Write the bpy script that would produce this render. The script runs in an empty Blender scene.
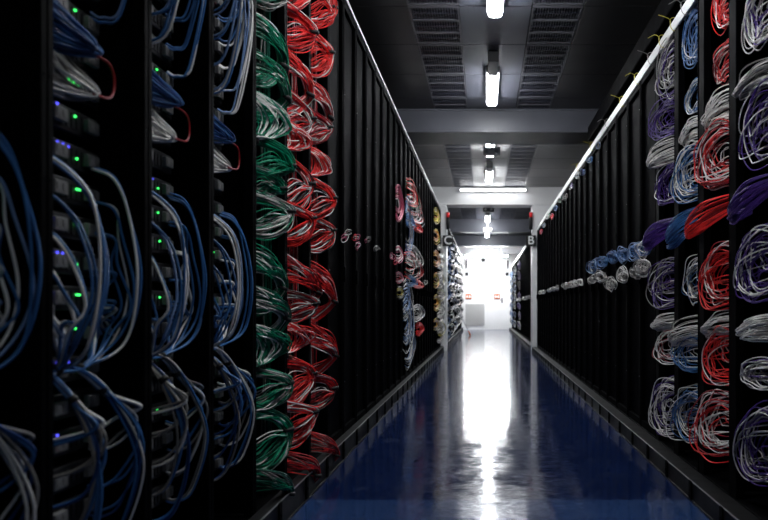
import bpy, bmesh, math, random
from mathutils import Vector, Matrix
R = random.Random(7)
C = bpy.context.scene.collection
F = 768.0; VX, VY = 484.6, 307.0; H = 1.15          # focal length in px, vanishing point, eye height
XL, XR = 1.13, 1.345                                 # rack faces left / right of the eye
CEIL = 4.28; TOPL, TOPR = 3.66, 3.14; END = 39.2
CX = 0.107

# ------------------------------------------------------------------ materials
def mat(name, col, rough=.5, metal=0., emit=None, strength=0., noise=None, coat=0., spec=.5):
    m = bpy.data.materials.new(name); m.use_nodes = True
    nt = m.node_tree; b = nt.nodes['Principled BSDF']
    b.inputs['Base Color'].default_value = (*col, 1); b.inputs['Roughness'].default_value = rough
    b.inputs['Metallic'].default_value = metal; b.inputs['Coat Weight'].default_value = coat
    b.inputs['Specular IOR Level'].default_value = spec
    if emit:
        b.inputs['Emission Color'].default_value = (*emit, 1); b.inputs['Emission Strength'].default_value = strength
    if noise:
        sc, amt = noise
        tc = nt.nodes.new('ShaderNodeTexCoord'); n = nt.nodes.new('ShaderNodeTexNoise')
        n.inputs['Scale'].default_value = sc; n.inputs['Detail'].default_value = 5
        nt.links.new(tc.outputs['Object'], n.inputs['Vector'])
        mr = nt.nodes.new('ShaderNodeMapRange'); mr.inputs['To Min'].default_value = 1-amt; mr.inputs['To Max'].default_value = 1+amt
        nt.links.new(n.outputs['Fac'], mr.inputs['Value'])
        mx = nt.nodes.new('ShaderNodeVectorMath'); mx.operation = 'SCALE'; mx.inputs[0].default_value = col
        nt.links.new(mr.outputs['Result'], mx.inputs['Scale']); nt.links.new(mx.outputs[0], b.inputs['Base Color'])
        m2 = nt.nodes.new('ShaderNodeMapRange'); m2.inputs['To Min'].default_value = max(.02, rough-.1); m2.inputs['To Max'].default_value = rough+.1
        nt.links.new(n.outputs['Fac'], m2.inputs['Value']); nt.links.new(m2.outputs['Result'], b.inputs['Roughness'])
    return m
M = dict(
 black=mat('black_steel', (.0016,.0016,.002), .6, 0, noise=(6,.3), spec=.012),
 door=mat('black_door_steel', (.0014,.0014,.0018), .6, 0, noise=(4,.3), spec=.008),
 inner=mat('inner_black', (.001,.001,.0013), .8, spec=.02),
 chassis=mat('dark_chassis', (.02,.02,.023), .5, .3, noise=(20,.3)),
 port=mat('grey_port_block', (.2,.2,.2), .5, .2, noise=(60,.5)),
 screw=mat('screw_steel', (.25,.25,.27), .35, .9),
 rail=mat('white_rail', (.62,.62,.62), .4, .0, noise=(8,.12)),
 lrail=mat('grey_rail', (.55,.55,.56), .4, .0, noise=(8,.12)),
 kick=mat('kick_steel', (.005,.005,.0055), .5, .1, noise=(9,.35), spec=.12),
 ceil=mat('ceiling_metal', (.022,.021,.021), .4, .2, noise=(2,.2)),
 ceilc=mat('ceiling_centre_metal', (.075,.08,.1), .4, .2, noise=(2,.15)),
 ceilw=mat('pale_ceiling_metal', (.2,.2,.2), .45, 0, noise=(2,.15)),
 beam=mat('grey_beam_paint', (.07,.073,.088), .42, 0, noise=(3,.2)),
 white=mat('white_paint', (.8,.8,.8), .5, noise=(3,.05)),
 wall=mat('dark_wall', (.04,.04,.042), .6, noise=(2,.2)),
 grille=mat('grille_steel', (.034,.036,.052), .4, .4),
 grillef=mat('grille_frame', (.09,.09,.105), .4, .3),
 recess=mat('recess_black', (.006,.006,.008), .8),
 tie=mat('black_tie', (.003,.003,.003), .7),
 lamp=mat('lamp_diffuser', (.9,.9,.9), .4, emit=(.93,.96,1), strength=48),
 lampfill=mat('fill_diffuser', (.9,.9,.9), .4, emit=(.93,.96,1), strength=10),  # glow of the added lamp behind the camera
 lampc=mat('portal_tube', (.9,.9,.9), .4, emit=(.95,.97,1), strength=11),
 lipm=mat('pale_lip_steel', (.16,.16,.17), .35, .6),  # edge strip steel, paler than the kick rail channel
 lampend=mat('end_lamp_diffuser', (.9,.9,.9), .4, emit=(.96,.98,1), strength=330),
 lampf=mat('lamp_body', (.5,.5,.52), .4),
 lampd=mat('lamp_dark_box', (.03,.03,.035), .4),
 orange=mat('orange_paint', (.6,.11,.01), .5),
 redp=mat('red_plastic', (.7,.015,.02), .35, emit=(1,.05,.05), strength=.05),
 vent=mat('grey_louvre', (.5,.5,.49), .5),
 letter=mat('white_letter', (.85,.85,.85), .5),
 ledg=mat('green_led', (.02,.3,.05), .4, emit=(.05,1,.15), strength=1.5),
 ledb=mat('blue_led', (.03,.03,.4), .4, emit=(.08,.08,1), strength=1.3),
)
def cable(name, col, rough=.42): return mat('cable_'+name, col, rough-.06, spec=.34)
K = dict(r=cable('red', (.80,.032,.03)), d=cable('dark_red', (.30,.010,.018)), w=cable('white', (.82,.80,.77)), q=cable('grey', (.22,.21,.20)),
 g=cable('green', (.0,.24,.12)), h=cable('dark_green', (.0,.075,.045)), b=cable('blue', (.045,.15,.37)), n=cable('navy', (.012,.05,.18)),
 p=cable('purple', (.065,.025,.21)), k=cable('black', (.01,.01,.011)), y=cable('yellow', (.5,.42,.06)), o=cable('orange', (.7,.25,.05)),
 s=cable('pink', (.55,.12,.2)), v=cable('pale_blue', (.18,.28,.5)))

# ------------------------------------------------------------------ helpers
def box(bm, x0, x1, y0, y1, z0, z1, bev=0, mi=0):
    if x0 > x1: x0, x1 = x1, x0
    vs = [bm.verts.new((x, y, z)) for x in (x0, x1) for y in (y0, y1) for z in (z0, z1)]
    fs = [bm.faces.new([vs[i] for i in q]) for q in ((0,1,3,2),(4,6,7,5),(0,4,5,1),(2,3,7,6),(0,2,6,4),(1,5,7,3))]
    for f in fs: f.material_index = mi
    if bev:
        es = list({e for f in fs for e in f.edges})
        bmesh.ops.bevel(bm, geom=es, offset=bev, segments=1, affect='EDGES')
def cyl(bm, a, b, r, n=12, r2=None):
    a = Vector(a); b = Vector(b); d = b-a
    q = d.to_track_quat('Z', 'Y').to_matrix().to_4x4()
    bmesh.ops.create_cone(bm, cap_ends=True, segments=n, radius1=r, radius2=r if r2 is None else r2, depth=d.length,
                          matrix=Matrix.Translation((a+b)/2) @ q)
def obj(name, bm, m, parent=None, smooth=False):
    me = bpy.data.meshes.new(name); bmesh.ops.recalc_face_normals(bm, faces=bm.faces[:])
    bm.to_mesh(me); bm.free()
    for mm in (m if isinstance(m, (list, tuple)) else [m]): me.materials.append(mm)
    if smooth: me.polygons.foreach_set('use_smooth', [True]*len(me.polygons))
    o = bpy.data.objects.new(name, me); C.objects.link(o)
    if parent: o.parent = parent; 
    return o
def tag(o, label, cat, group=None, kind=None):
    o['label'] = label; o['category'] = cat
    if group: o['group'] = group
    if kind: o['kind'] = kind
    return o
def thing(name, label, cat, loc=(0,0,0), group=None):
    o = bpy.data.objects.new(name, None); o.empty_display_size = .1; C.objects.link(o); o.location = loc
    return tag(o, label, cat, group)
def struct(name, bm, m, label=None, cat=None):
    o = obj(name, bm, m); o['kind'] = 'structure'; o['label'] = label or name.replace('_', ' '); o['category'] = cat or name.split('_')[0]
    return o
def dup(root, loc, label, group=None):
    r = root.copy(); C.objects.link(r); r.location = loc; r['label'] = label
    if group: r['group'] = group
    for ch in list(root.children):
        c = ch.copy(); C.objects.link(c); c.parent = r
        for g in ch.children:
            d = g.copy(); C.objects.link(d); d.parent = c
    return r
def catmull(P, seg):
    out = []
    Q = [P[0]*2-P[1]] + P + [P[-1]*2-P[-2]]
    for i in range(1, len(Q)-2):
        a, b, c, d = Q[i-1:i+3]
        for s in range(seg):
            t = s/seg
            out.append(.5*((2*b)+(c-a)*t+(2*a-5*b+4*c-d)*t*t+(3*b-a-3*c+d)*t**3))
    out.append(P[-1].copy()); return out
def tube_data(pts, r, n=6, V=None, Fc=None, mi=0, MI=None):
    base = len(V); up = Vector((.31,.2,.93)).normalized(); L = len(pts)
    for i, p in enumerate(pts):
        t = (pts[min(i+1, L-1)]-pts[max(i-1, 0)]); t = t.normalized() if t.length > 1e-9 else Vector((0,0,1))
        a = up-t*up.dot(t)
        if a.length < 1e-3: a = Vector((1,0,0))-t*t.x
        a.normalize(); b = t.cross(a); up = a
        for k in range(n):
            c = math.cos(2*math.pi*k/n)*r; s = math.sin(2*math.pi*k/n)*r
            V.append(p+a*c+b*s)
    for i in range(L-1):
        for k in range(n):
            k2 = (k+1) % n
            Fc.append((base+i*n+k, base+i*n+k2, base+(i+1)*n+k2, base+(i+1)*n+k)); MI.append(mi)
    Fc.append(tuple(base+k for k in reversed(range(n)))); Fc.append(tuple(base+(L-1)*n+k for k in range(n))); MI += [mi, mi]
def mesh_from(name, V, Fc, MI, mats, parent=None):
    me = bpy.data.meshes.new(name); me.from_pydata([tuple(v) for v in V], [], Fc)
    for m in mats: me.materials.append(m)
    me.polygons.foreach_set('material_index', MI); me.polygons.foreach_set('use_smooth', [True]*len(Fc))
    o = bpy.data.objects.new(name, me); C.objects.link(o)
    if parent: o.parent = parent
    return o
def tubes(name, lines, mats, parent=None, n=6):
    V, Fc, MI = [], [], []
    for pts, r, mi in lines: tube_data(pts, r, n, V, Fc, mi, MI)
    return mesh_from(name, V, Fc, MI, mats, parent)
def W(s, Y, w, z): return Vector((s*((XL if s < 0 else XR)-w), Y, z))       # side, distance, reach out of the rack face, height
def zpx(py, Y): return H+(VY-py)*Y/F
def reach(s, px, Y): return (XL if s < 0 else XR)-s*(px-VX)*Y/F
ORD = ['topmost','second','third','fourth','fifth','sixth','seventh','eighth','ninth','tenth','eleventh','twelfth','thirteenth','fourteenth','fifteenth','sixteenth','seventeenth','eighteenth','nineteenth','twentieth','twenty-first','twenty-second','twenty-third','twenty-fourth','twenty-fifth']
CN = dict(r='red', d='dark red', w='white', q='grey', g='green', h='dark green', b='blue', n='navy', p='purple', k='black', y='yellow', o='orange', s='pink', v='pale blue')
PARTN = dict(r='red_cable', d='red_cable', w='white_cable', q='grey_cable', g='green_cable', h='green_cable', b='blue_cable', n='blue_cable', p='purple_cable', k='black_cable', y='yellow_cable', o='orange_cable', s='pink_cable', v='blue_cable')

def bundle(label, ctrl, n, cols, group, ties=(), r=.0031, seg=5, single=False, loc=None, jit=.006, common=None):
    """ctrl: list of (Vector, spreadVector) or callables giving per-strand control points"""
    if loc is None: loc = ctrl[len(ctrl)//2][0] if isinstance(ctrl, list) else ctrl(0, random.Random(1))[0]
    root = None if single else thing('cable_bundle', label, 'cable bundle', loc, group)
    lines = []; paths = []
    for i in range(n):
        col = cols[R.randrange(len(cols))]
        if callable(ctrl): P = ctrl(i/max(1, n-1), R)
        else:
            a = Vector((R.gauss(0,.5), R.gauss(0,.5), R.gauss(0,.5)))
            a = Vector([max(-1, min(1, c)) for c in a]); P = []
            for p, s in ctrl:
                P.append(Vector([p[j]+a[j]*s[j]+R.uniform(-1,1)*min(jit, s[j]*.5) for j in range(3)]))
        pts = [p-loc for p in catmull(P, seg)]; paths.append(pts)
        rr = r*R.uniform(.88, 1.12)
        if single: lines.append((pts, rr, cols_unique(cols).index(col)))
        else: tubes(PARTN[col], [(pts, rr, 0)], [K[col]], root, 6)
    if single:
        root = tubes('cable_bundle', lines, [K[c] for c in cols_unique(cols)], None, 5); root.location = loc
        tag(root, label, 'cable bundle', group)
    if not single:
        for fr in ties:
            idx = [p[min(len(p)-2, int(fr*(len(p)-1)))] for p in paths]; nx = [p[min(len(p)-1, int(fr*(len(p)-1))+1)] for p in paths]
            c = sum(idx, Vector())/len(idx); t = (sum(nx, Vector())/len(nx)-c).normalized()
            rad = min(.036, max((p-c).length for p in idx)*.8+.004)
            bm = bmesh.new(); cyl(bm, c-t*.009, c+t*.009, rad, 14)
            obj('cable_tie', bm, M['tie'], root, True)
    return root
def cols_unique(c):
    out = []
    for x in c:
        if x not in out: out.append(x)
    return out

# ------------------------------------------------------------------ room shell
def floor_mat(name, c1, c2, sc):
    m = bpy.data.materials.new(name); m.use_nodes = True; nt = m.node_tree; b = nt.nodes['Principled BSDF']
    N = nt.nodes.new; L = nt.links.new
    tc = N('ShaderNodeTexCoord'); n1 = N('ShaderNodeTexNoise'); n1.inputs['Scale'].default_value = 1.3; n1.inputs['Detail'].default_value = 6
    mp = N('ShaderNodeMapping'); L(tc.outputs['Object'], mp.inputs['Vector']); L(mp.outputs[0], n1.inputs['Vector'])
    r1 = N('ShaderNodeValToRGB'); r1.color_ramp.elements[0].position = .35; r1.color_ramp.elements[0].color = (*c1,1)
    r1.color_ramp.elements[1].position = .75; r1.color_ramp.elements[1].color = (*c2,1); L(n1.outputs['Fac'], r1.inputs['Fac'])
    # scuffs: thin irregular pale marks
    n2 = N('ShaderNodeTexNoise'); n2.inputs['Scale'].default_value = 7; n2.inputs['Detail'].default_value = 8; n2.inputs['Distortion'].default_value = 1.5
    L(tc.outputs['Object'], n2.inputs['Vector'])
    r2 = N('ShaderNodeValToRGB'); e = r2.color_ramp.elements; e[0].position = .6; e[0].color = (0,0,0,1); e[1].position = .8; e[1].color = (.35,.35,.35,1)
    L(n2.outputs['Fac'], r2.inputs['Fac'])
    mx = N('ShaderNodeMix'); mx.data_type = 'RGBA'; L(r2.outputs['Color'], mx.inputs['Factor']); L(r1.outputs['Color'], mx.inputs[6]); mx.inputs[7].default_value = (.1,.13,.2,1)
    L(mx.outputs[2], b.inputs['Base Color'])
    mr = N('ShaderNodeMapRange'); mr.inputs['From Min'].default_value = .3; mr.inputs['From Max'].default_value = .8
    mr.inputs['To Min'].default_value = .045; mr.inputs['To Max'].default_value = .22; L(n2.outputs['Fac'], mr.inputs['Value']); L(mr.outputs[0], b.inputs['Roughness'])
    n3 = N('ShaderNodeTexNoise'); n3.inputs['Scale'].default_value = 9; n3.inputs['Detail'].default_value = 4; L(tc.outputs['Object'], n3.inputs['Vector'])
    bp = N('ShaderNodeBump'); bp.inputs['Strength'].default_value = .06; bp.inputs['Distance'].default_value = .02
    L(n3.outputs['Fac'], bp.inputs['Height']); L(bp.outputs[0], b.inputs['Normal'])
    return m
fm = floor_mat('blue_epoxy', (.0035,.010,.045), (.006,.016,.068), 1)
fm2 = floor_mat('lighter_blue_epoxy', (.014,.036,.11), (.02,.048,.14), 1)
bm = bmesh.new(); box(bm, -2.4, 2.6, 4.58, END+.2, -.1, 0); box(bm, -2.4, 2.6, -1.6, 4.58, -.1, 0, mi=1)
struct('floor', bm, [fm, fm2], 'glossy dark blue epoxy floor')
for nm, a in (('wall_left', (-2.55,-2.4,-1.6,END+.2)), ('wall_right', (2.6,2.75,-1.6,END+.2)), ('wall_back', (-2.4,2.6,-1.75,-1.6))):
    bm = bmesh.new(); box(bm, *a, -.1, CEIL+.1); struct(nm, bm, M['wall'], 'dark side wall behind the racks')
bm = bmesh.new(); box(bm, -2.4, 2.6, END, END+.15, 0, CEIL); struct('wall_end', bm, M['white'], 'bright white wall closing the aisle')
# ceiling: side panels and centre strip in one shell
bm = bmesh.new()
gx = (-.80, -.265, .49, 1.04)
y = -1.6; bays = []
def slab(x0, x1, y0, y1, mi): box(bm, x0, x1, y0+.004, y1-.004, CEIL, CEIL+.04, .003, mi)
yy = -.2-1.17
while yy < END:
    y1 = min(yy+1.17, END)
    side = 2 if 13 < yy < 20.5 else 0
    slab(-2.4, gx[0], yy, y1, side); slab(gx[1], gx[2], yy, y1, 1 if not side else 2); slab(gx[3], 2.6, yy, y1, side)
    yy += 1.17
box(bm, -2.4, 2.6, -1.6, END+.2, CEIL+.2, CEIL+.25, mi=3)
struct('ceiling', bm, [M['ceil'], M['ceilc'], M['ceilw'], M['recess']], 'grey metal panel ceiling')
# ceiling grilles
def make_grille(label, group):
    t = thing('ceiling_grille', label, 'ceiling grille', (0,0,CEIL), group)
    w, l = .53, 1.15
    bm = bmesh.new()
    for a in ((-w/2,-w/2+.02,0,l),(w/2-.02,w/2,0,l)): box(bm, *a, 0, .04)
    for y0 in (0, .0+l*.33, l*.66, l-.05): box(bm, -w/2+.02, w/2-.02, y0, y0+.05, -.002, .04)
    obj('frame', bm, M['grillef'], t)
    for j, (a, b) in enumerate(((.05,l*.33),(l*.33+.05,l*.66),(l*.66+.05,l-.05))):
        bm = bmesh.new()
        for i in range(17): 
            x = -w/2+.035+i*(w-.07)/16; box(bm, x-.0065, x+.0065, a, b, .008, .03)
        m = (a+b)/2; box(bm, -w/2+.02, w/2-.02, m-.008, m+.008, .004, .03)
        obj('slat_panel', bm, M['grille'], t)
    return t
g0 = None
glab = lambda Y, s: 'dark slotted ceiling grille %s, %s of the lamps' % (
    'ahead of the first ceiling beam' if Y < 12.5 else 'between the first beam and the white portal' if Y < 20 else 'beyond the white portal', s)
cnt = {}
yy = 6.82
while yy < END-1.2:
    for s, x in (('left', (gx[0]+gx[1])/2), ('right', (gx[2]+gx[3])/2)):
        zone = 'near' if yy < 12.5 else 'mid' if yy < 20 else 'far'
        k = cnt.get((zone, s), 0); cnt[(zone, s)] = k+1
        nm = ('nearest','second','third','fourth','fifth','sixth','seventh','eighth','ninth','tenth','eleventh','twelfth','thirteenth','fourteenth','fifteenth','sixteenth','seventeenth')[k]
        lab = '%s slotted ceiling grille %s of the lamps, %s' % (nm, s, {'near':'before the first beam','mid':'between first beam and white portal','far':'beyond the white portal'}[zone])
        if g0 is None: g0 = make_grille(lab, 'slotted ceiling grilles'); g0.location = (x, yy, CEIL)
        else: dup(g0, (x, yy, CEIL), lab)
    yy += 1.17
# beams
def beam(n, y0, y1, z0, m, label, x0=-2.4, x1=2.6):
    bm = bmesh.new(); box(bm, x0, x1, y0+.03, y1-.03, z0+.03, CEIL-.03, 0); box(bm, x0, x1, y0, y1, z0, z0+.03, .006); box(bm, x0, x1, y0+.01, y1-.01, CEIL-.03, CEIL-.001, .004)
    return struct('trim_%d' % n, bm, m, label, 'beam')
beam(1, 12.1, 13.0, 3.90, M['beam'], 'wide grey steel beam across the aisle, nearest')
beam(2, 20.0, 20.6, 3.81, M['white'], 'white portal header across the aisle')
beam(3, 27.3, 27.9, 3.82, M['beam'], 'grey ceiling beam beyond the white portal')
beam(4, 33.6, 34.2, 3.82, M['beam'], 'dark grey ceiling beam near the aisle end')
beam(5, 38.3, 38.8, 3.80, M['white'], 'white header in front of the end wall')
n = 6
for x0, x1, la in ((-2.4,-.99,'left'), (1.24,2.6,'right')):
    bm = bmesh.new(); box(bm, x0, x1, 20.0, 20.6, 0, 3.808, .01); struct('trim_%d' % n, bm, M['white'], 'white portal pillar on the %s of the aisle' % la, 'pillar'); n += 1
# side ducts above the racks (dark lines running along the ceiling)
for x0, x1, z0, la in ((-1.75,-1.45,3.95,'left'),(1.62,1.92,3.75,'right')):
    bm = bmesh.new(); box(bm, x0, x1, .0, 12.05, z0, z0+.22, .01)
    tag(obj('ceiling_duct', bm, M['black']), 'black sheet metal duct above the %s rack row' % la, 'duct')

# ------------------------------------------------------------------ racks
def open_rack(s, top, depth, fnear, ffar, L, label, group):
    t = thing('server_rack', label, 'server rack', (s*(XL if s < 0 else XR), 0, 0), group)
    def b(bm, w0, w1, y0, y1, z0, z1, bev=0): box(bm, -s*w0, -s*w1, y0, y1, z0, z1, bev)
    for (y0, y1) in ((.004,.014),(L-.014,L-.004)):
        bm = bmesh.new(); b(bm, -depth, -.045, y0, y1, .14, top); obj('side_panel', bm, M['inner'], t)
    for (y0, y1) in ((.002, fnear),(L-ffar, L-.002)):
        bm = bmesh.new(); b(bm, -.045, 0, y0, y1, .12, top, .003)
        ym = y0+.012 if y0 < .1 else y1-.012
        for i in range(11): cyl(bm, (-s*-.001, ym, .4+i*.27), (-s*.002, ym, .4+i*.27), .0035, 8)
        obj('post', bm, M['black'], t)
    bm = bmesh.new(); b(bm, -depth, -depth+.01, .014, L-.014, .14, top); obj('back_panel', bm, M['inner'], t)
    bm = bmesh.new(); b(bm, -depth, -.045, .014, L-.014, top-.02, top); obj('top_panel', bm, M['inner'], t)
    bm = bmesh.new(); b(bm, -depth, 0, .004, L-.004, .0, .12, .004); obj('base', bm, M['black'], t)
    return t
def closed_rack(s, top, L, label, group):
    t = thing('closed_rack', label, 'server rack', (s*(XL if s < 0 else XR), 0, 0), group)
    def b(bm, w0, w1, y0, y1, z0, z1, bev=0): box(bm, -s*w0, -s*w1, y0, y1, z0, z1, bev)
    bm = bmesh.new(); b(bm, -1.0, -.05, .002, L-.002, .12, top); b(bm, -.05, -.005, .002, .02, .12, top); b(bm, -.05, -.005, L-.02, L-.002, .12, top)
    obj('carcass', bm, M['inner'], t)
    bm = bmesh.new(); b(bm, -1.0, 0, .002, L-.002, .0, .12, .004); obj('base', bm, M['black'], t)
    y0, y1 = .006, L-.006
    bm = bmesh.new(); b(bm, -.045, -.03, y0, y1, .13, top-.03)
    b(bm, -.03, .002, y0, y0+.028, .13, top-.03, .004); b(bm, -.03, -.006, y0+.05, y0+.062, .13, top-.03, .003); b(bm, -.03, -.002, y1-.026, y1, .13, top-.03, .004)
    b(bm, -.03, -.004, y0+.03, y1-.03, top-.08, top-.03); b(bm, -.03, -.004, y0+.03, y1-.03, .13, .18)
    d = obj('door', bm, M['door'], t)
    me = None
    for z in (.55, 1.42, 2.12, 2.86):
        if me is None:
            bm = bmesh.new(); cyl(bm, (-s*.0015, y0+.014, 0), (-s*.005, y0+.014, 0), .0045, 8); o = obj('screw', bm, M['screw'], d); me = o.data
        else: o = bpy.data.objects.new('screw', me); C.objects.link(o); o.parent = d
        o.location.z = z
    bm = bmesh.new(); b(bm, -.002, .016, y1-.02, y1-.006, 1.35, 1.47, .003); obj('latch', bm, M['black'], d)
    return t
P = .597
RK = {-1:'left-edge rack', 0:'nearest full left rack', 1:'second full left rack', 2:'third full left rack',
      3:'green-cabled left rack', 4:'nearer red-cabled left rack', 5:'farther red-cabled left rack'}
YK = lambda k: 1.985+P*k
proto = None
for k in range(-3, 6):
    la = {-3:'open black rack behind the camera on the left', -2:'open black rack beside the camera on the left'}.get(k, 'open black '+RK.get(k, ''))
    if proto is None: proto = open_rack(-1, TOPL, 1.0, .03, .03, P, la, 'open racks in the left row'); proto.location.y = YK(k)
    else: dup(proto, (-XL, YK(k), 0), la)
YR = [3.62, 4.22, 4.84, 5.44, 6.04]
RRK = ['right-edge rack', 'red-cabled right rack', 'blue-cabled right rack', 'farthest open right rack']
proto = None
for i, y0 in enumerate([3.0]+YR[:4]):
    la = 'open black '+(['rack beside the camera on the right']+RRK)[i]
    if proto is None: proto = open_rack(1, TOPR, 1.0, .012, .11, .6, la, 'open racks in the right row'); proto.location.y = y0
    else:
        dup(proto, (XR, y0, 0), la)
    if i == 0: dup(proto, (XR, 2.4, 0), 'open black rack behind the camera on the right')
# closed racks
def row(s, y0, y1, label, group, pr, step=P):
    y = y0
    while y+step <= y1+.02:
        if pr[0] is None: pr[0] = closed_rack(s, TOPL if s < 0 else TOPR, P, label, group); pr[0].location.y = y
        else: dup(pr[0], (s*(XL if s < 0 else XR), y, 0), label, group)
        y += step
pl = [None]; pr = [None]
row(-1, YK(6), YK(6)+P*8, 'closed black rack between the red-cabled racks and the blue cable bunches', 'closed racks left, before the cable bunches', pl)
yl = YK(6)+P*8
row(-1, yl, 19.98, 'closed black rack from the blue cable bunches to the portal', 'closed racks left, up to the portal', pl)
row(-1, 20.62, 38.2, 'closed black rack beyond the portal, left row', 'closed racks left, beyond the portal', pl)
row(1, 6.04, 12.0, 'closed black rack in the right row beyond the open racks', 'closed racks right, nearer half', pr)
row(1, 12.0, 19.98, 'closed black rack in the right row up to the portal', 'closed racks right, up to the portal', pr)
row(1, 20.62, 38.2, 'closed black rack beyond the portal, right row', 'closed racks right, beyond the portal', pr)

# kick rails along the floor
for s, xp, zt, la in ((-1, 1.058, .137, 'left'), (1, 1.225, .115, 'right')):
    xf = XL if s < 0 else XR
    t = thing('kick_rail', 'dark steel kick rail along the foot of the %s rack row' % la, 'kick rail', (s*xp, 0, 0))
    for i, (a, b_) in enumerate(((0.0, 19.96), (20.64, 38.2))):
        bm = bmesh.new()
        box(bm, 0, s*.012, a, b_, .004, zt, .002); box(bm, s*.012, s*(xf-xp-.003), a, b_, zt-.006, zt, .0015); box(bm, -s*.008, s*.006, a, b_, .0, .014, .002)
        obj('channel', bm, M['kick'], t)
        bm = bmesh.new(); box(bm, -s*.003, s*.007, a, b_, zt+.0005, zt+.006, .0015); obj('edge_strip', bm, M['lipm'], t)
    y = .35; q = 0
    while y < 38.1:
        if not 19.8 < y < 20.7:
            bm = bmesh.new(); box(bm, -s*.010, s*.0, y, y+.05, .014, zt+.006, .002); box(bm, -s*.014, -s*.010, y+.018, y+.032, zt*.5, zt*.5+.014)
            obj('joint_bracket', bm, M['black'], t)
        y += P if y < 20 else P*2
# top rails
for s, la, hh, m in ((-1, 'left', .034, 'lrail'), (1, 'right', .085, 'rail')):
    xf, top = (XL, TOPL) if s < 0 else (XR, TOPR)
    for a, b_, zone in ((0, 19.96, 'before the portal'), (20.64, 38.2, 'beyond the portal')):
        bm = bmesh.new(); box(bm, s*(xf+.012), s*(xf-.004), a, b_, top-hh*.4+.003, top+hh*.6, .003); box(bm, s*(xf+.012), s*(xf+.09), a, b_, top+.003, top+.009)
        y = a+.5
        t = tag(obj('top_rail', bm, M[m]), '%s metal rail along the top of the %s racks, %s' % ('thin grey' if s < 0 else 'broad white', la, zone), 'rail')
# yellow/dark ties looped over the right rail
for i, y in enumerate((4.9, 5.15, 5.45, 5.8, 6.2, 6.75, 7.5, 8.4, 9.6, 11.0)):
    z = TOPR+.02; pts = []
    for k in range(15):
        a = 2*math.pi*k/13; pts.append(W(1, y+.012*math.sin(a*1.5)+.03*math.sin(a), .0+.028*math.cos(a), z+.058*math.sin(a)))
    pts += [pts[-1]+Vector((-.04, -.03, .01)), pts[-1]+Vector((-.09, -.02, -.012 if i % 2 else .03))]
    o = tubes('rail_tie', [(catmull(pts, 3), .0028, 0)], [K['y'] if i % 3 != 1 else K['q']])
    tag(o, '%s tie looped round the right rail, %s from the camera' % ('yellow' if i % 3 != 1 else 'grey', ORD[i].replace('topmost', 'first')), 'tie', 'ties on the right rail')

# ------------------------------------------------------------------ near left racks: servers, hanks and arcs
srv0 = None
def make_server(label):
    t = thing('rack_server', label, 'server', (0,0,0), 'servers in the blue-cabled racks')
    bm = bmesh.new(); box(bm, -.62, 0, .03, .56, 0, .075, .003)
    for i in range(8): box(bm, 0, .004, .3+i*.03, .32+i*.03, .015, .06)
    obj('chassis', bm, M['chassis'], t)
    for u in (.15, .27, .46):
        bm = bmesh.new(); box(bm, 0, .02, u, u+.07, .018, .058, .002); box(bm, .02, .022, u+.008, u+.03, .028, .05); box(bm, .02, .022, u+.04, u+.062, .028, .05)
        obj('port_block', bm, M['port'], t)
    return t
def leds(t, kinds):
    for k, (u, z, m) in enumerate(kinds):
        bm = bmesh.new(); box(bm, .004, .009, u, u+.008, z, z+.006, .001); obj('status_light', bm, M[m], t)
zs = [.37+.11*i for i in range(24)]
for k in range(-1, 3):
    for i, z in enumerate(zs):
        lab = 'black server, %s from the floor in the %s' % (ORD[i].replace('topmost','lowest'), RK[k])
        if srv0 is None: srv0 = make_server(lab); t = srv0
        else:
            t = srv0.copy(); C.objects.link(t); t['label'] = lab
            for ch in srv0.children:
                if ch.name.startswith('status'): continue
                c = ch.copy(); C.objects.link(c); c.parent = t
        t.location = (-XL-.15, YK(k), z)
        kinds = []
        if i == 13: kinds = [(.36,.045,'ledg'),(.39,.043,'ledg'),(.42,.040,'ledg')]
        elif i in (11, 8, 5): kinds = [(.30,.060,'ledb'),(.33,.060,'ledb'),(.36,.058,'ledb'),(.41,.03,'ledg')]
        elif i in (10, 9, 7, 4): kinds = [(.41,.045,'ledg'),(.425,.045,'ledg')] + ([(.25,.05,'ledb')] if i != 10 else [])
        elif i % 3 == 0: kinds = [(.30,.064,'ledb'),(.40,.05,'ledg')]
        if k > 0: kinds = kinds[1:] if i % 2 else kinds[:1]
        if i < 5 and i != 3: kinds = []
        leds(t, kinds)
def V3(x): return Vector(x)
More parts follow.
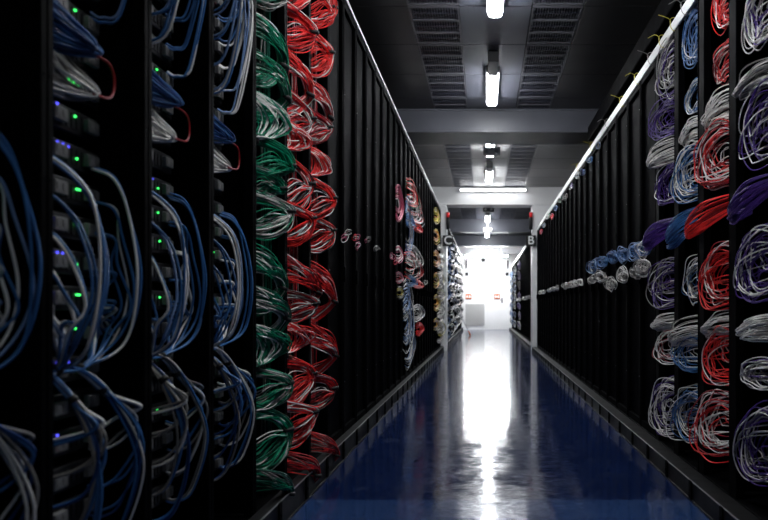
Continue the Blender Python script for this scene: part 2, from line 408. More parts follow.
# upward arcs set: ports -> out -> down to the tie ; and the mirrored lower / upper sets
def arc_set(k, which, ug):
    Y0 = YK(k); s = -1; apex = .07 if ug == 0 else .0; u0 = .12 if ug == 0 else .5
    ports = {'mid':[1.60,1.49,1.38,1.27,1.16], 'low':[.77,.68,.58,.48,.38], 'up':[2.08,2.19,2.30,2.41,2.52]}[which]
    tz = {'mid':.99, 'low':.985, 'up':3.05}[which]
    n = 12
    def ctrl(f, R_):
        i = min(4, int(f*5)); pz = ports[i]+R_.uniform(-.012,.012); j = R_.uniform(-.012,.012)
        a = apex+R_.uniform(-.02,.012)
        if which == 'mid':
            d = pz-tz; a2 = a-.05*(4-i)*0-.03*i
            return [W(s, Y0+u0+j, -.14, pz), W(s, Y0+u0+.02+j, -.075, pz+.004-.06*d), W(s, Y0+u0+.045+j, a2-.03, pz-.02-.2*d),
                    W(s, Y0+u0+.06+j*2, a2+R_.uniform(-.01,.01), tz+d*.42), W(s, Y0+u0+.04+j, a2-.035, tz+.05+.02*i), W(s, Y0+(.24 if ug == 0 else .38)+R_.uniform(-.012,.012), -.10+R_.uniform(-.01,.01), tz-.02), W(s, Y0+.12, -.13, tz-.02)]
        sg = 1 if which == 'up' else -1
        d = tz-pz; lo = pz
        x = .12 if ug == 0 else .3
        top = tz
        return [W(s, Y0+.12, -.13, top+.0), W(s, Y0+x*.8+.08+j*.5, -.10+R_.uniform(-.008,.008), top-.0-.02), W(s, Y0+u0*.8+.06+j*.4, a-.07, top-.11), W(s, Y0+u0+.03+j, a+R_.uniform(-.01,.01), top-.11-(d-.11)*.45),
                W(s, Y0+u0+.03+j, a-.05-R_.uniform(0,.02), lo+.02+.04*min(1, d)), W(s, Y0+u0+j, -.11, lo-.0), W(s, Y0+u0+j-.02, -.14, lo+.01)]
    nm = {'mid':'middle','low':'lower','up':'upper'}[which]
    lab = '%s blue and white cable arcs, %s side of the %s' % (nm, 'near' if ug == 0 else 'far', RK[k])
    bundle(lab, ctrl, n, 'bbbwwv' if which != 'low' else 'bnwq'+'qb', 'arching cables in the blue-cabled racks', ties=(.88,) if which == 'mid' else (.10, .32), r=.0046, seg=7, loc=W(s, Y0+.12, -.13, tz))
for k in range(-1, 3):
    for which in ('mid','low','up'):
        for ug in (0, 1): arc_set(k, which, ug)
    Y0 = YK(k)
    def hank(z, cols, dz, lab, out, n=26, r=.0036):
        def ctrl(f, R_):
            a = 2*math.pi*R_.random(); q = math.sqrt(R_.random()); dy = math.cos(a)*q; d = math.sin(a)*q
            e = R_.uniform(-.05,.0); sp = .035
            return [W(-1, Y0+.06+dy*.03, -.14, z+.05+d*sp), W(-1, Y0+.16+dy*.05, -.09, z+.045+d*sp*1.2), W(-1, Y0+.21+dy*.05, -.04+out+e, z+.005+d*sp),
                    W(-1, Y0+.285+dy*.03+R_.uniform(-.03,.02), .0+out+e, z-.035+dz+d*.018), W(-1, Y0+.26+dy*.03, -.02+out+e, z-.05+dz+d*.016), W(-1, Y0+.17+dy*.05, -.08, z-.045+d*sp), W(-1, Y0+.07+dy*.04, -.14, z-.02+d*sp)]
        bundle(lab, ctrl, n, cols, 'folded cable hanks in the blue-cabled racks', r=r, seg=5, loc=W(-1, Y0+.1, -.235, z), ties=())
    hank(1.95, 'bnnb', 0, 'blue cable hank above the grey hank in the %s' % RK[k], .0)
    hank(1.82, 'wwq', 0, 'pale grey cable hank under the blue hank in the %s' % RK[k], -.01)
    o = bundle('single red patch cable beside the grey hank in the %s' % RK[k], [(W(-1, Y0+.27, -.03, 1.90), Vector((0,0,0))), (W(-1, Y0+.33, .0, 1.88), Vector((0,0,0))), (W(-1, Y0+.36, .0, 1.83), Vector((0,0,0))), (W(-1, Y0+.33, .0, 1.78), Vector((0,0,0))), (W(-1, Y0+.27, -.02, 1.775), Vector((0,0,0)))],
        1, 'd', 'single red cables', r=.004, single=True, loc=W(-1, Y0+.4, 0, 1.85)); 
    o['category'] = 'cable'; o.name = 'patch_cable'

# ------------------------------------------------------------------ switches in the other open racks
sw0 = {}
def switches(s, Y0, L, zlist, rk):
    for i, z in enumerate(sorted(zlist, reverse=True)):
        lab = 'black network switch, %s from the top in the %s' % (ORD[i], rk)
        if s not in sw0:
            t = thing('network_switch', lab, 'network switch', (0,0,0), 'switches in the open racks')
            bm = bmesh.new(); box(bm, s*.45, 0, .02, .47, 0, .045, .003); obj('chassis', bm, M['chassis'], t)
            bm = bmesh.new()
            for q in range(20): box(bm, 0, -s*.008, .035+q*.021, .05+q*.021, .008, .02); box(bm, 0, -s*.008, .035+q*.021, .05+q*.021, .026, .038)
            obj('port_row', bm, M['port'], t); sw0[s] = t
        else: t = dup(sw0[s], (0,0,0), lab)
        t.location = (s*((XL if s < 0 else XR)+.26), Y0, z)

# ------------------------------------------------------------------ green / red columns on the left
LC = {
 3: ([(-24,16,0,'qwh','c'), (24,68,66,'ggghhw','f'), (62,99,96,'gghw','f'), (102,150,148,'wwgg','l'), (143,178,176,'gggh','c'), (174,200,197,'gghq','c'), (196,238,205,'ggwwq','c'),
      (247,290,287,'gghhw','f'), (284,321,318,'hhgwq','f'), (323,366,364,'wggh','l'), (364,406,382,'ggghwq','c'), (400,466,428,'ggghw','c'), (458,496,492,'hhgq','f')], 'green-cabled left rack'),
 4: ([(-34,20,8,'rrrdw','c'), (14,56,32,'rrrdw','c'), (60,99,96,'rrrrrdw','f'), (96,145,118,'rddwq','c'), (128,160,158,'rrrw','l'), (158,216,184,'rrrwk','c'), (205,246,210,'rrrwdk','c'),
      (254,300,292,'rddrw','f'), (292,320,300,'ddrwq','c'), (320,354,352,'rrrw','l'), (352,404,370,'rrrdw','c'), (396,440,402,'rrdw','c'), (444,478,474,'drdq','f')], 'nearer red-cabled left rack'),
 5: ([(-20,36,20,'rrrw','c'), (36,82,50,'rrrrdw','c'), (86,120,117,'rrrdw','f'), (115,147,125,'ddrqw','c'), (151,184,182,'rrrw','l'), (180,221,199,'rrrwk','c'), (216,253,225,'rdrwk','c'),
      (261,306,300,'rrddrw','f'), (318,362,355,'rrdw','f'), (370,406,390,'drdwk','c'), (424,459,455,'ddrdq','f')], 'farther red-cabled left rack')}
for k, (lst, rk) in LC.items():
    Y0 = YK(k); s = -1; L = P
    for i, (yt, yb, yti, cols, st) in enumerate(lst):
        Ya = Y0+.43
        zt, zb, zi = zpx(yt, Ya), zpx(yb, Ya), zpx(yti, Ya); h = zt-zb
        out = R.uniform(.02,.065)+(0.015 if k != 3 else 0); ua = .40+R.uniform(-.03,.05)
        tiew = out-.01
        def ctrl(f, R_, st=st, zt=zt, zb=zb, zi=zi, h=h, out=out, ua=ua):
            g1 = R_.uniform(0,1); g2 = R_.uniform(0,1); a = R_.uniform(0, 6.28); q = math.sqrt(R_.random()); cx, cz = math.cos(a)*q, math.sin(a)*q
            j = lambda m: R_.uniform(-m, m)
            if st == 'f':   # fan: ports high on the left sweep down to the tie, ends fall back
                z0 = zt-g1*h*.62
                return [W(s, Y0+.03+g2*.12, -.245, z0-.02), W(s, Y0+.13+g2*.08, -.12+j(.02), z0+j(.02)+.01), W(s, Y0+.26+cx*.05, .0+out*.6+cx*.03, z0*.66+zi*.34+.02*cz+.01),
                        W(s, Y0+ua+cx*.04, out+cx*.026, zi+.02+cz*.03), W(s, Y0+ua-.0+cx*.04, out-.02+cx*.024, zi-.035+cz*.02), W(s, Y0+ua-.08+cx*.05, -.06+cx*.04, zi-.10+cz*.04-g2*.03), W(s, Y0+.15, -.16, zi-.10-g2*.06)]
            if st == 'l':   # leaf: bulges then pinches at the lower tie
                b = g1 ** .7
                return [W(s, Y0+.04+b*.1, -.22, zt-.0+cz*.03), W(s, Y0+.12+b*.14, -.09+b*.08, zt-.01-g2*.05), W(s, Y0+.20+b*.23, -.07+b*(.09+out), zt-h*(.45)+cz*.04),
                        W(s, Y0+.2+b*.17, -.07+b*.08, zi+h*.17), W(s, Y0+.2+cx*.03, -.06+cz*.03, zi+cz*.01), W(s, Y0+.08, -.2, zi-.06+cz*.04)]
            # crescent: out from the top, round the tie, back below
            b = .2+.8*g1 ** .55
            zlo = zb+(1-b)*h*.6
            return [W(s, Y0+.04+g2*.08, -.23, zt-.01-h*.3*(1-b)), W(s, Y0+.17+g2*.06, -.10+cx*.03, zt-h*.0-h*.35*(1-b)+cz*.02), W(s, Y0+ua*.86+cx*.03, out-.02+cx*.026-.03*(1-b), zt-h*.26+cz*.025),
                    W(s, Y0+ua+cx*.035, out+.01+cz*.026-.03*(1-b), zi*.4+(zt-h*.52)*.6+cx*.022), W(s, Y0+ua*.93+(b-1)*.16+j(.02), out-.01+(b-1)*.08+j(.015), zlo+h*.17+j(.015)), W(s, Y0+.24+g2*.08+(b-1)*.08, -.04-(1-b)*.1+j(.02), zlo+cz*.018-.01), W(s, Y0+.07+g2*.08, -.2, zlo+.03+j(.02))]
        nm = cols_unique(cols.replace('k','').replace('d','r').replace('h','g'))
        lab = '%s %s cables, %s from the top in the %s' % ({'f':'fanned','l':'leaf-shaped','c':'crescent'}[st], ' and '.join(CN[c] for c in nm[:2]), ORD[i], rk)
        bundle(lab, ctrl, 38 if st == 'c' else 34, cols, 'cable bundles in the %s' % rk, ties={'f':(.58,), 'l':(.8,), 'c':(.48,)}[st], seg=5, loc=W(s, Y0+.1, -.2, zi), r=.0033)
    # vertical trunk behind
    a = Y0+.46
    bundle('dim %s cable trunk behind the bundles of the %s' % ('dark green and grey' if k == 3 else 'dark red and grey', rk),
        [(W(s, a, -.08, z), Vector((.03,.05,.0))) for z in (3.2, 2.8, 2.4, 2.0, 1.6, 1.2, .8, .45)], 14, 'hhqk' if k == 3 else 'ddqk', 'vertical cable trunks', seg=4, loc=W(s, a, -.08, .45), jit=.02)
    switches(s, Y0, P, [zpx(v[0]+8, Y0+.3) for v in lst[:]] , rk)

# ------------------------------------------------------------------ right columns
RC = [
 [(-14,56,744,'wwpw','c'), (75,104,733,'wwwwq','h'), (94,172,739,'ppwwq','c'), (180,224,731,'pppp','s'), (230,303,731,'ppwpw','c'), (314,341,736,'wwwwwq','h'), (355,386,738,'wpqw','c'), (398,480,736,'wppqw','c')],
 [(-24,36,714,'rrwr','c'), (55,90,713,'rrdw','c'), (99,133,701,'wwwwwq','h'), (130,192,694,'wwwrd','c'), (197,239,687,'rrrd','s'), (246,307,698,'rrrwrd','c'), (311,339,701,'wwwwwq','h'), (324,380,702,'rrwr','c'), (386,451,690,'wwrdw','c')],
 [(14,72,684,'bvwb','c'), (87,120,685,'bwwb','c'), (126,149,679,'wwwwwq','h'), (149,206,670,'wwbbw','c'), (208,249,668,'bbbn','s'), (256,304,683,'wqbn','c'), (315,346,667,'wwwqww','h'), (334,369,672,'bbwb','c'), (378,438,668,'wbbwq','c')],
 [(46,102,656,'wqpqp','c'), (106,144,648,'pppq','c'), (144,173,646,'wwwwwq','h'), (168,206,655,'ppwp','c'), (219,250,645,'pppp','s'), (256,307,645,'ppwqp','c'), (313,331,651,'wwwwq','h'), (328,362,653,'wpqdw','c'), (372,432,647,'wwqpw','c')]]
for ci, lst in enumerate(RC):
    Y0 = YR[ci]; s = 1; rk = RRK[ci]
    for i, (yt, yb, lx, cols, st) in enumerate(lst):
        ua = .40; Ya = Y0+ua; zt, zb = zpx(yt, Ya), zpx(yb, Ya); h = zt-zb; wa = reach(1, lx, Ya); zc = (zt+zb)/2
        def ctrl(f, R_, st=st, zt=zt, zb=zb, zc=zc, h=h, wa=wa, Y0=Y0):
            g1, g2 = R_.random(), R_.random(); a = R_.uniform(0, 6.28); q = math.sqrt(R_.random()); cx, cz = math.cos(a)*q, math.sin(a)*q
            j = lambda m: R_.uniform(-m, m)
            if st == 'c' and R_.random() < .42:   # strands sagging from the upper ports to the far end and back
                b = .35+.65*g1; e = R_.uniform(-.45,.45)*h
                z1 = zc+h*R_.uniform(.1,.5); z2 = zc-h*R_.uniform(.0,.5)
                return [W(s, Y0+.03, -.2, z1+j(.02)), W(s, Y0+.13+j(.03), -.04+j(.02), z1+h*.04), W(s, Y0+.25+.05*b, wa*b*.7+j(.02), (z1*.7+z2*.3)+j(.05)*h), W(s, Y0+.16+.26*b, (wa)*b-.04*(1-b)+j(.012), z2*.6+z1*.4-h*.12),
                        W(s, Y0+.14+.23*b, wa*b-.03+j(.02), z2-h*.04), W(s, Y0+.12+j(.03), -.05+j(.02), z2+h*.04+e*.15), W(s, Y0+.03, -.2, z2+e*.3)]
            if st == 'c':   # loose loops bulging out of the rack, ends behind the near post
                b = .2+.8*g1 ** .7; rot = R_.gauss(0, .38); off = j(.22)*h*(1-b*.6); pts = []
                sx = R_.uniform(.5, 1.0)
                for q in range(8):
                    an = math.pi*(.30+q/7*1.4)                     # open towards the near post
                    vx = -math.cos(an)*b*sx; vz = math.sin(an)*b
                    vx, vz = vx*math.cos(rot)-vz*math.sin(rot)*.6, vx*math.sin(rot)*.9+vz*math.cos(rot)
                    vx = min(1.0, vx); vz = max(-1., min(1., vz))
                    u = .17+.25*vx+j(.012); ww = (wa+.02)*(.5+.5*vx)-.05*(1-vx)*.6-.10*(1-b)+j(.014)
                    if q in (0, 7): u = min(u, .12)-.03; ww = min(ww, -.03)-.04
                    pts.append(W(s, Y0+max(.02,u), min(ww, wa+.01), zc+off+h*.48*vz-h*.10*max(0, vx)+j(.010)))
                return pts
            if st == 'h':   # folded hank: flat, pinched at the far end
                return [W(s, Y0+.03+cx*.03, -.2, zc+h*.30+cz*.3*h), W(s, Y0+.14+cx*.05, -.02+j(.02), zc+h*.22+cz*h*.30+j(.012)), W(s, Y0+.28+cx*.05, wa*.8-.01+j(.015), zc+h*.02+cz*h*.34+j(.01)), W(s, Y0+.40-abs(cz)*.05, wa-.03*abs(cz)+j(.01), zc-h*.2+cz*h*.26+j(.01)),
                        W(s, Y0+.29+cx*.03, wa*.75-.03, zc-h*.26+cz*h*.22), W(s, Y0+.14, -.03+cx*.02, zc-h*.2+cz*h*.25), W(s, Y0+.03, -.2, zc-h*.1+cz*h*.3)]
            # slanted tied spindle
            return [W(s, Y0+.02+cx*.02, -.18, zt-.02+cz*.02), W(s, Y0+.10+cx*.05, -.05+cx*.02, zt-h*.28+cz*h*.22), W(s, Y0+.22+cx*.05, wa*.5+cx*.03, zc+cz*h*.36), W(s, Y0+.33+cx*.05, wa*.85+cx*.03, zc-h*.18+cz*h*.36),
                    W(s, Y0+.41+cx*.02, wa+cx*.008, zb+h*.22+cz*h*.2), W(s, Y0+.41+cx*.02, wa-.04-abs(cx)*.02, zb+h*.2+cz*h*.12), W(s, Y0+.34, wa-.09, zb+h*.3+cz*h*.1)]
        nm = cols_unique(cols.replace('q','w').replace('d','r').replace('n','b').replace('v','b'))
        lab = '%s of %s cables, %s down in the %s' % ({'c':'loose coil','h':'folded hank','s':'thick slanting bunch'}[st], ' and '.join(CN[c] for c in nm[:2]), ORD[i], rk)
        n = {'c':19,'h':17,'s':40}[st]
        if h > .35 and st == 'c': n = 26
        bundle(lab, ctrl, n, cols, 'cable bundles in the %s' % rk, ties=(), seg=5, loc=W(s, Y0+.1, -.1, zc), r=.0032)
    switches(s, Y0, .6, [zpx((v[0]+v[1])/2+6, Y0+.3) for v in lst], rk)

# ------------------------------------------------------------------ small bunches on the closed racks
def blob(s, px, py, wpx, hpx, cols, lab, grp, n=14, w=.03, r=.0034, style='coil'):
    X = (XL if s < 0 else XR)-w; Y = X*F/abs(px-VX); z = zpx(py, Y); hh = hpx*Y/F/2; ww = wpx/abs(px-VX)*Y/2
    c = W(s, Y, w, z)
    def ctrl(f, R_):
        if style == 'D':
            b = R_.uniform(.3,1); dz = R_.uniform(-.25,.25)*hh*(1.2-b); k1 = R_.uniform(.7,1.3); wv = w*R_.uniform(.5,1.2)
            return [W(s, Y-ww+R_.uniform(0,.2)*ww, .006, z+dz+hh*b*.75), W(s, Y-ww*.3+R_.uniform(-.2,.2)*ww, .006+wv*.8, z+dz+hh*b), W(s, Y-ww+ww*2*b*.95, .01+wv*1.2, z+dz+hh*b*.35*k1),
                    W(s, Y-ww+ww*2*b, .01+wv*1.2, z+dz-hh*b*.3*k1), W(s, Y-ww*.4+R_.uniform(-.3,.3)*ww, .006+wv*.8, z+dz-hh*b*.95), W(s, Y-ww+R_.uniform(0,.3)*ww, .006, z+dz-hh*b*.8)]
        b = R_.uniform(.2,.85); dz = R_.uniform(-.35,.35)*hh*(1-b*.5); dy = R_.uniform(-.35,.35)*ww; a0 = R_.uniform(0,6.28); rt = R_.gauss(0,.5); out = []
        ws = w*R_.uniform(.3,1.6); by = b*R_.uniform(.5, 1.1)
        for q in range(9):
            a = a0+math.pi*q/8*R_.uniform(1.7, 1.8)
            vy, vz = by*math.cos(a), b*math.sin(a)
            vy, vz = vy*math.cos(rt)-vz*math.sin(rt)*.5, vz
            out.append(W(s, Y+dy+ww*vy, .008+ws*(.7+.5*math.sin(a+1)), z+dz+hh*vz+R_.uniform(-.12,.12)*hh))
        return out
    return bundle(lab, ctrl, n, cols, grp, r=r, seg=3, single=True, loc=c)
rb = [(644,248,14,20,'bvww'),(634,252,13,20,'bbv'),(623,255,11,17,'bbv'),(613,257,10,15,'bbn'),(601,262,12,15,'bbv'),(592,267,11,14,'bbvw'),
      (643,268,14,20,'wwq'),(636,273,10,14,'wqq'),(623,275,9,18,'wwq'),(611,284,11,16,'wwq'),(600,277,12,14,'wqq'),(592,280,9,9,'qqw')]
for i, (px, py, w_, h_, c) in enumerate(rb):
    blob(1, px, py, w_, h_, c, '%s cable coil on the closed right racks, %s of its row' % ('blue' if 'b' in c else 'pale grey', ORD[i % 6].replace('topmost','first')), 'coils on the closed right racks', 18, w=.035)
for i, px in enumerate((580,577,574,571,568,565,557,553,549,543,540)):
    blob(1, px, 307-(px-484.6)*.258, 5 if i < 6 else 4, 8-i*.4, 'wwq', 'small pale cable coil far along the right racks, %s from the camera' % ORD[i].replace('topmost','first'), 'small coils far along the right row', 9, w=.03, r=.005)
for i, px in enumerate((529,526,523,520,517.5)):
    blob(1, px, 307-(px-484.6)*.22, 2.4, 4, 'wq', 'tiny pale cable coil beyond the portal on the right, %s' % ORD[i].replace('topmost','first'), 'coils beyond the portal, right', 6, w=.03, r=.008)
# bunches right under the right rail
tops = [(598,'vq'),(590,'bw'),(583,'pv'),(577,'bvw'),(571,'wp'),(565,'wq'),(560,'gq'),(556,'vb'),(552,'sr'),(548,'wg'),(544,'vw'),(541,'rs')]
for i, (px, c) in enumerate(tops):
    Y = (XR-.03)*F/(px-VX); py = VY-(TOPR-H-.12)*F/Y+(i % 3)*2.5
    blob(1, px, py, 4 if i < 6 else 2.6, 8-i*.35, c, 'small %s cable tuft under the right rail, %s from the camera' % (CN[c[0]], ORD[i].replace('topmost','first')), 'cable tufts under the right rail', 6, w=.03, r=.003 if i < 6 else .005)
# long lilac columns beyond the portal, right
for j, (px, c, la) in enumerate(((519,'ppq','lilac'), (514.5,'nkq','dark blue'), (511.5,'bkn','blue'))):
    for i in range(7):
        X = XR-.03; Y = X*F/(px-VX); z = .45+i*.38
        blob(1, px, VY-(z-H)*F/Y, 2.2, .42*F/Y, c, '%s cable bunch beyond the portal on the right, %s from the floor' % (la, ORD[i].replace('topmost','lowest')), 'cable bunches beyond the portal, right', 7, w=.05, r=.008)
# left row
lf = [(400,205,5,38,'swsd','pink'),(400,255,4,18,'ssw','pink'),(400,278,4,12,'sdq','pink'),(401,293,4,14,'yqk','yellow'),
      (415,200,11,34,'wkgr','dark and white'),(417,213,12,28,'rwk','red and white'),(411,222,6,16,'bvb','blue'),(419,228,6,12,'rr','red'),
      (416,258,13,22,'wgwk','white'),(415,268,14,28,'rwkr','red and white'),(413,282,7,12,'bb','blue'),(420,285,8,10,'rr','red'),
      (420,313,9,20,'wwq','white'),(421,329,5,14,'rr','red'),
      (410,230,6,70,'vnq','pale blue'),(409,300,8,46,'vbqw','pale blue'),(409,322,8,60,'vbqw','blue'),(411,345,9,50,'vqqw','pale grey')]
for i, (px, py, w_, h_, c, la) in enumerate(lf):
    vert = 'at knee height' if py > 310 else 'at waist height' if py > 270 else 'at chest height' if py > 240 else 'high up'
    blob(-1, px, py, w_, h_, c, '%s cable bunch %s on the closed left racks, %s counted downwards' % (la, vert, ORD[i]), 'cable bunches midway along the left row', 13 if h_ > 40 else 16, w=.05 if px > 411 else .03, r=.0042, style='D')
for i, (px, py, c) in enumerate(((344,238,'wws'),(347,232,'wq'),(355,238,'rws'),(358,245,'ws'),(367,240,'sq'),(376,248,'q'),(392,256,'ws'),(396,262,'sd'),(425,283,'wq'))):
    blob(-1, px, py, 3.5, 12-i*.6, c, 'loose cable loop on the closed left racks, %s from the camera' % ORD[i].replace('topmost','first'), 'loose loops on the left row', 3, w=.03, r=.0035)
for j, (px, c, la, zz) in enumerate(((437.5,'oyq','orange and yellow',[.75,1.25,1.75,2.25,2.75,3.2]),(441.5,'wwqw','white',[.45,.85,1.25,1.65,2.05,2.5]),(444.0,'wqyw','pale',[.6,1.05,1.45,1.85,2.3]))):
    for i, z in enumerate(zz):
        X = XL-.05; Y = min(X*F/(VX-px), 19.6-.0) if px < 444 else 19.85
        px2 = VX-X*F/Y
        blob(-1, px2, VY-(z-H)*F/Y, 3.0, .4*F/Y, c, '%s cable coil just before the portal on the left, %s from the floor' % (la, ORD[i].replace('topmost','lowest')), 'coils before the portal, left', 10, w=.05+j*.02, r=.007, style='D')
for j, (px, c, la) in enumerate(((449,'nbknq','blue'),(453,'wqkkn','grey and blue'),(456.5,'nkqk','navy'),(459.5,'qkkw','grey'),(462,'qkk','dim grey'))):
    for i in range(8):
        X = XL-.05; Y = X*F/(VX-px); z = .35+i*.4+.07*j
        if Y > 38: Y = 37.8; px = VX-X*F/Y
        blob(-1, px, VY-(z-H)*F/Y, 2.4, .42*F/Y, c, '%s cable bunch beyond the portal on the left, %s from the floor' % (la, ORD[i].replace('topmost','lowest')), 'cable bunches beyond the portal, left', 8, w=.06, r=.008, style='D')

# ------------------------------------------------------------------ lamps
lamp0 = None
def make_lamp(label):
    t = thing('ceiling_lamp', label, 'ceiling lamp', (CX, 0, CEIL), 'ceiling lamps along the aisle')
    bm = bmesh.new(); box(bm, -.088, .088, -.02, 1.48, -.082, -.004, .006); obj('lamp_body', bm, M['lampf'], t)
    bm = bmesh.new(); box(bm, -.068, .068, 0, 1.46, -.135, -.083, .018); obj('diffuser', bm, M['lamp'], t)
    bm = bmesh.new(); box(bm, -.065, .065, -.62, -.024, -.13, -.004, .006); obj('driver_box', bm, M['lampd'], t)
    return t
ln = ['lit tube lamp cut by the top of the photo', 'lit tube lamp in front of the first grey beam', 'lit tube lamp just behind the first grey beam', 'bright tube lamp in front of the white portal', 'lit tube lamp just beyond the white portal','lit tube lamp before the second grey beam', 'lit tube lamp beyond the second grey beam', 'farthest small lit lamp before the end wall']
for i, y in enumerate((6.5, 10.0, 13.9, 17.15, 21.9, 25.6, 31.6, 36.2)):
    if lamp0 is None: lamp0 = make_lamp(ln[0]); lamp0.location.y = y
    else: dup(lamp0, (CX, y, CEIL), ln[i])
dup(lamp0, (CX, 3.0, CEIL), 'lit tube lamp overhead, above the photo')
t = thing('ceiling_lamp', 'added dimmer fill lamp behind the camera', 'ceiling lamp', (CX, -.5, CEIL), 'ceiling lamps along the aisle')  # unseen lamp added to brighten the cables of the nearest left racks
bm = bmesh.new(); box(bm, -.088, .088, -.02, 1.48, -.082, -.004, .006); obj('lamp_body', bm, M['lampf'], t)
bm = bmesh.new(); box(bm, -.068, .068, 0, 1.46, -.135, -.083, .018); obj('diffuser', bm, M['lampfill'], t)
def cross_tube(y, z, x0, x1, lab, m):
    t = thing('cross_lamp', lab, 'tube lamp', ((x0+x1)/2, y, z), 'tube lamps across the aisle')
    w = (x1-x0)/2
    bm = bmesh.new(); box(bm, -w-.04, w+.04, .0, .098 if y < 30 else .06, -.02, .06, .004); obj('lamp_body', bm, M['lampf'], t)
    if y > 30:
        for q in (-w*.7, w*.7): bm = bmesh.new(); cyl(bm, (q, .03, .06), (q, .03, CEIL-z), .01, 8); obj('hanger', bm, M['lampf'], t)
    rr = .02 if y < 30 else .032
    bm = bmesh.new(); cyl(bm, (-w,-.03,.0), (w,-.03,.0), rr, 14); obj('tube', bm, m, t, True)
cross_tube(19.9, 4.17, -.62, 1.06, 'long horizontal tube lamp across the white portal header', M['lampc'])
cross_tube(37.3, 3.62, -.9, 1.1, 'long horizontal tube lamp in front of the end wall header', M['lampend'])
for i, y in enumerate((36.0,)):
    pass
# emergency light boxes under the beams
for y, z, x, lab, big in ((13.35, 3.86, CX+.02, 'white junction box hanging under the first grey beam', 1), (21.3, 3.86, CX, 'twin-spot emergency light just beyond the portal', 0), (27.0, 3.86, CX, 'white emergency light box at the second grey beam', 1)):
    t = thing('emergency_light', lab, 'emergency light', (x, y, z))
    bm = bmesh.new(); box(bm, -.15, .15, 0, .1, -.07, .07, .01); obj('housing', bm, M['white'] if big else M['lampd'], t)
    for q in (-.08, .08):
        bm = bmesh.new(); cyl(bm, (q, 0, 0), (q, -.03, 0), .035, 16); obj('spot', bm, M['lampf'], t, True)
    bm = bmesh.new(); box(bm, -.02, .02, .04, .06, .07, CEIL-z); obj('hanger', bm, M['lampf'], t)

# ------------------------------------------------------------------ signs and beacons at the portal
def text_mesh(name, s, size, parent, loc, m):
    cu = bpy.data.curves.new('txt', 'FONT'); cu.body = s; cu.size = size; cu.align_x = 'CENTER'; cu.align_y = 'CENTER'; cu.extrude = .002; cu.offset = .004
    tmp = bpy.data.objects.new('txt', cu); C.objects.link(tmp); bpy.context.view_layer.update()
    dg = bpy.context.evaluated_depsgraph_get(); me = bpy.data.meshes.new_from_object(tmp.evaluated_get(dg)); bpy.data.objects.remove(tmp)
    me.materials.clear(); me.materials.append(m)
    o = bpy.data.objects.new(name, me); C.objects.link(o); o.parent = parent; o.location = loc; o.rotation_euler = (math.pi/2, 0, 0)
    return o
for ch, x, side in (('C', -.95, 'left'), ('B', 1.20, 'right')):
    t = thing('letter_sign', 'black square sign with white letter %s on the %s portal pillar' % (ch, side), 'sign', (x, 19.9, 2.87))
    bm = bmesh.new(); box(bm, -.13, .13, 0, .095, -.14, .14, .01); obj('sign_board', bm, M['tie'], t)
    text_mesh('letter', ch, .3, t, (0, -.003, 0), M['letter'])
    t = thing('warning_beacon', 'red-topped warning beacon above the letter %s sign' % ch, 'beacon', (x, 19.93, 3.02))
    bm = bmesh.new(); cyl(bm, (0,0,-.01), (0,0,.14), .012, 10); obj('stem', bm, M['tie'], t, True)
    bm = bmesh.new(); cyl(bm, (0,0,.14), (0,0,.46), .042, 16); obj('housing', bm, M['tie'], t, True)
    bm = bmesh.new(); cyl(bm, (0,0,.46), (0,0,.58), .042, 16); obj('red_lens', bm, M['redp'], t, True)
    bm = bmesh.new(); cyl(bm, (0,0,.58), (0,0,.60), .052, 16, .03); obj('cap', bm, M['lampf'], t, True)

# ------------------------------------------------------------------ end wall furniture
E = END
ex = lambda px: (px-VX)*E/F
ez = lambda py: H+(VY-py)*E/F
bm = bmesh.new(); box(bm, ex(486.5), ex(486.5)+.05, E-.05, E-.002, 0, 2.5); box(bm, ex(510), ex(510)+.05, E-.05, E-.002, 0, 2.5); box(bm, ex(486.5)+.05, ex(510), E-.05, E-.002, 2.45, 2.5)
struct('trim_8', bm, M['white'], 'white door frame in the end wall', 'door frame')
bm = bmesh.new(); box(bm, ex(486.5)+.055, ex(510)-.005, E-.035, E-.003, .01, 2.44, .004)
d = struct('door_1', bm, M['white'], 'white door in the end wall', 'door')
bm = bmesh.new(); box(bm, ex(502)-.03, ex(502)+.03, E-.06, E-.036, ez(303), ez(298), .004); cyl(bm, (ex(502)-.0, E-.09, ez(300)), (ex(502)-.12, E-.09, ez(300)), .012); cyl(bm, (ex(502), E-.09, ez(300)), (ex(502), E-.04, ez(300)), .012)
obj('door_handle', bm, M['tie'], d)
t = thing('louvre_panel', 'grey louvred panel low on the left of the end wall', 'vent panel', (ex(475), E, 0))
bm = bmesh.new(); a, b_ = ex(465.5)-ex(475), ex(484.5)-ex(475); z0, z1 = ez(325.5), ez(304)
box(bm, a, b_, -.04, -.012, z0, z0+.04); box(bm, a, b_, -.04, -.012, z1-.03, z1); box(bm, a, a+.03, -.04, -.012, z0, z1); box(bm, b_-.03, b_, -.04, -.012, z0, z1); box(bm, a, b_, -.012, -.002, z0, z1)
obj('frame', bm, M['vent'], t)
bm = bmesh.new(); nz = 11
for i in range(nz): z = z0+.07+i*(z1-z0-.1)/nz; box(bm, a+.03, b_-.03, -.034, -.014, z, z+.055)
obj('slats', bm, M['vent'], t)
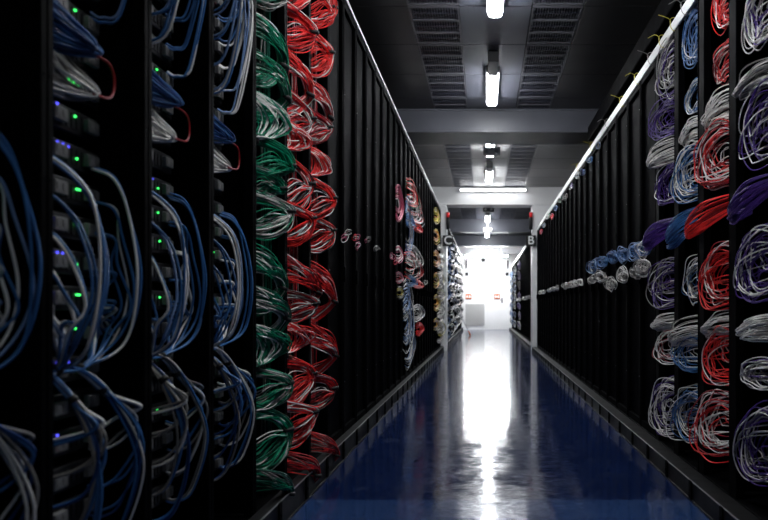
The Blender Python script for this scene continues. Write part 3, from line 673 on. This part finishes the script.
for px, la in ((468.5,'left sign, above the louvred panel'),(497,'right sign, on the white door')):
    yb = E-.002 if px < 480 else E-.037
    t = thing('warning_sign', 'orange and white safety sign at the aisle end, '+la, 'sign', (ex(px), yb, ez(297)))
    bm = bmesh.new(); box(bm, -.15, .15, -.012, -.001, -.13, .15, .002); obj('sign_board', bm, M['orange'], t)
    bm = bmesh.new(); box(bm, -.11, -.02, -.016, -.012, -.04, .08); box(bm, .02, .11, -.016, -.012, -.04, .08); obj('pictogram', bm, M['letter'], t)
    bm = bmesh.new(); box(bm, -.15, .15, -.016, -.012, -.125, -.085); obj('lower_strip', bm, M['chassis'], t)
for px, pya, pyb, wd, nm, la in ((466.3,260.5,268.5,1.3,'wall_speaker','slim black vertical box high on the left of the end wall'),(507.8,260.5,268.5,1.3,'wall_speaker','slim black vertical box high on the right of the end wall'),
                                 (466.8,272.5,275.8,3,'door_sensor','small black box below the slim left box'),(507,272.5,275.8,3,'door_sensor','small black box below the slim right box'),(483.2,258.5,261.8,3.4,'security_camera','black security camera high at the end wall centre')):
    t = thing(nm, la, nm.replace('_', ' '), (ex(px), E, ez((pya+pyb)/2)))
    hh = (ez(pya)-ez(pyb))/2; ww = wd*E/F/2
    bm = bmesh.new(); box(bm, -ww, ww, -.10, -.02, -hh, hh, .01); obj('housing', bm, M['tie'], t)
    bm = bmesh.new(); box(bm, -ww*.5, ww*.5, -.02, -.002, -hh*.5, hh*.5); obj('bracket', bm, M['lampf'], t)
    if nm == 'security_camera': bm = bmesh.new(); cyl(bm, (0,-.10,0), (0,-.13,0), .04, 14); obj('lens', bm, M['chassis'], t, True)
    else:
        bm = bmesh.new(); box(bm, -ww*.7, ww*.7, -.104, -.10, -hh*.8, hh*.8); obj('front_grille', bm, M['chassis'], t)
# leaning broom
t = thing('leaning_pole', 'slim grey pole with orange foot leaning on the far left racks', 'pole', (-.66, 31.0, 0))
bm = bmesh.new(); cyl(bm, (0,0,.2), (-.36,.05,.92), .018, 10); obj('shaft', bm, M['lampf'], t, True)
bm = bmesh.new(); cyl(bm, (.09,-.01,.012), (0,0,.2), .035, 10, .025); obj('orange_foot', bm, M['orange'], t, True)

# ------------------------------------------------------------------ camera / world / view
w = bpy.data.worlds.new('world'); bpy.context.scene.world = w; w.use_nodes = True
w.node_tree.nodes['Background'].inputs[0].default_value = (.002,.002,.003,1)
cam = bpy.data.cameras.new('camera'); co = bpy.data.objects.new('camera', cam); C.objects.link(co)
co.location = (0, 0, H); co.rotation_euler = (math.pi/2, 0, 0)
cam.sensor_width = 36; cam.lens = 36*F/768; cam.shift_x = -(VX-384)/768; cam.shift_y = (VY-260)/768
cam.clip_start = .05; cam.dof.use_dof = True; cam.dof.focus_distance = 6.0; cam.dof.aperture_fstop = 2.8
sc = bpy.context.scene; sc.camera = co
sc.view_settings.view_transform = 'Standard'; sc.view_settings.look = 'None'; sc.view_settings.exposure = 1.0; sc.view_settings.gamma = 1
sc.view_settings.use_curve_mapping = False
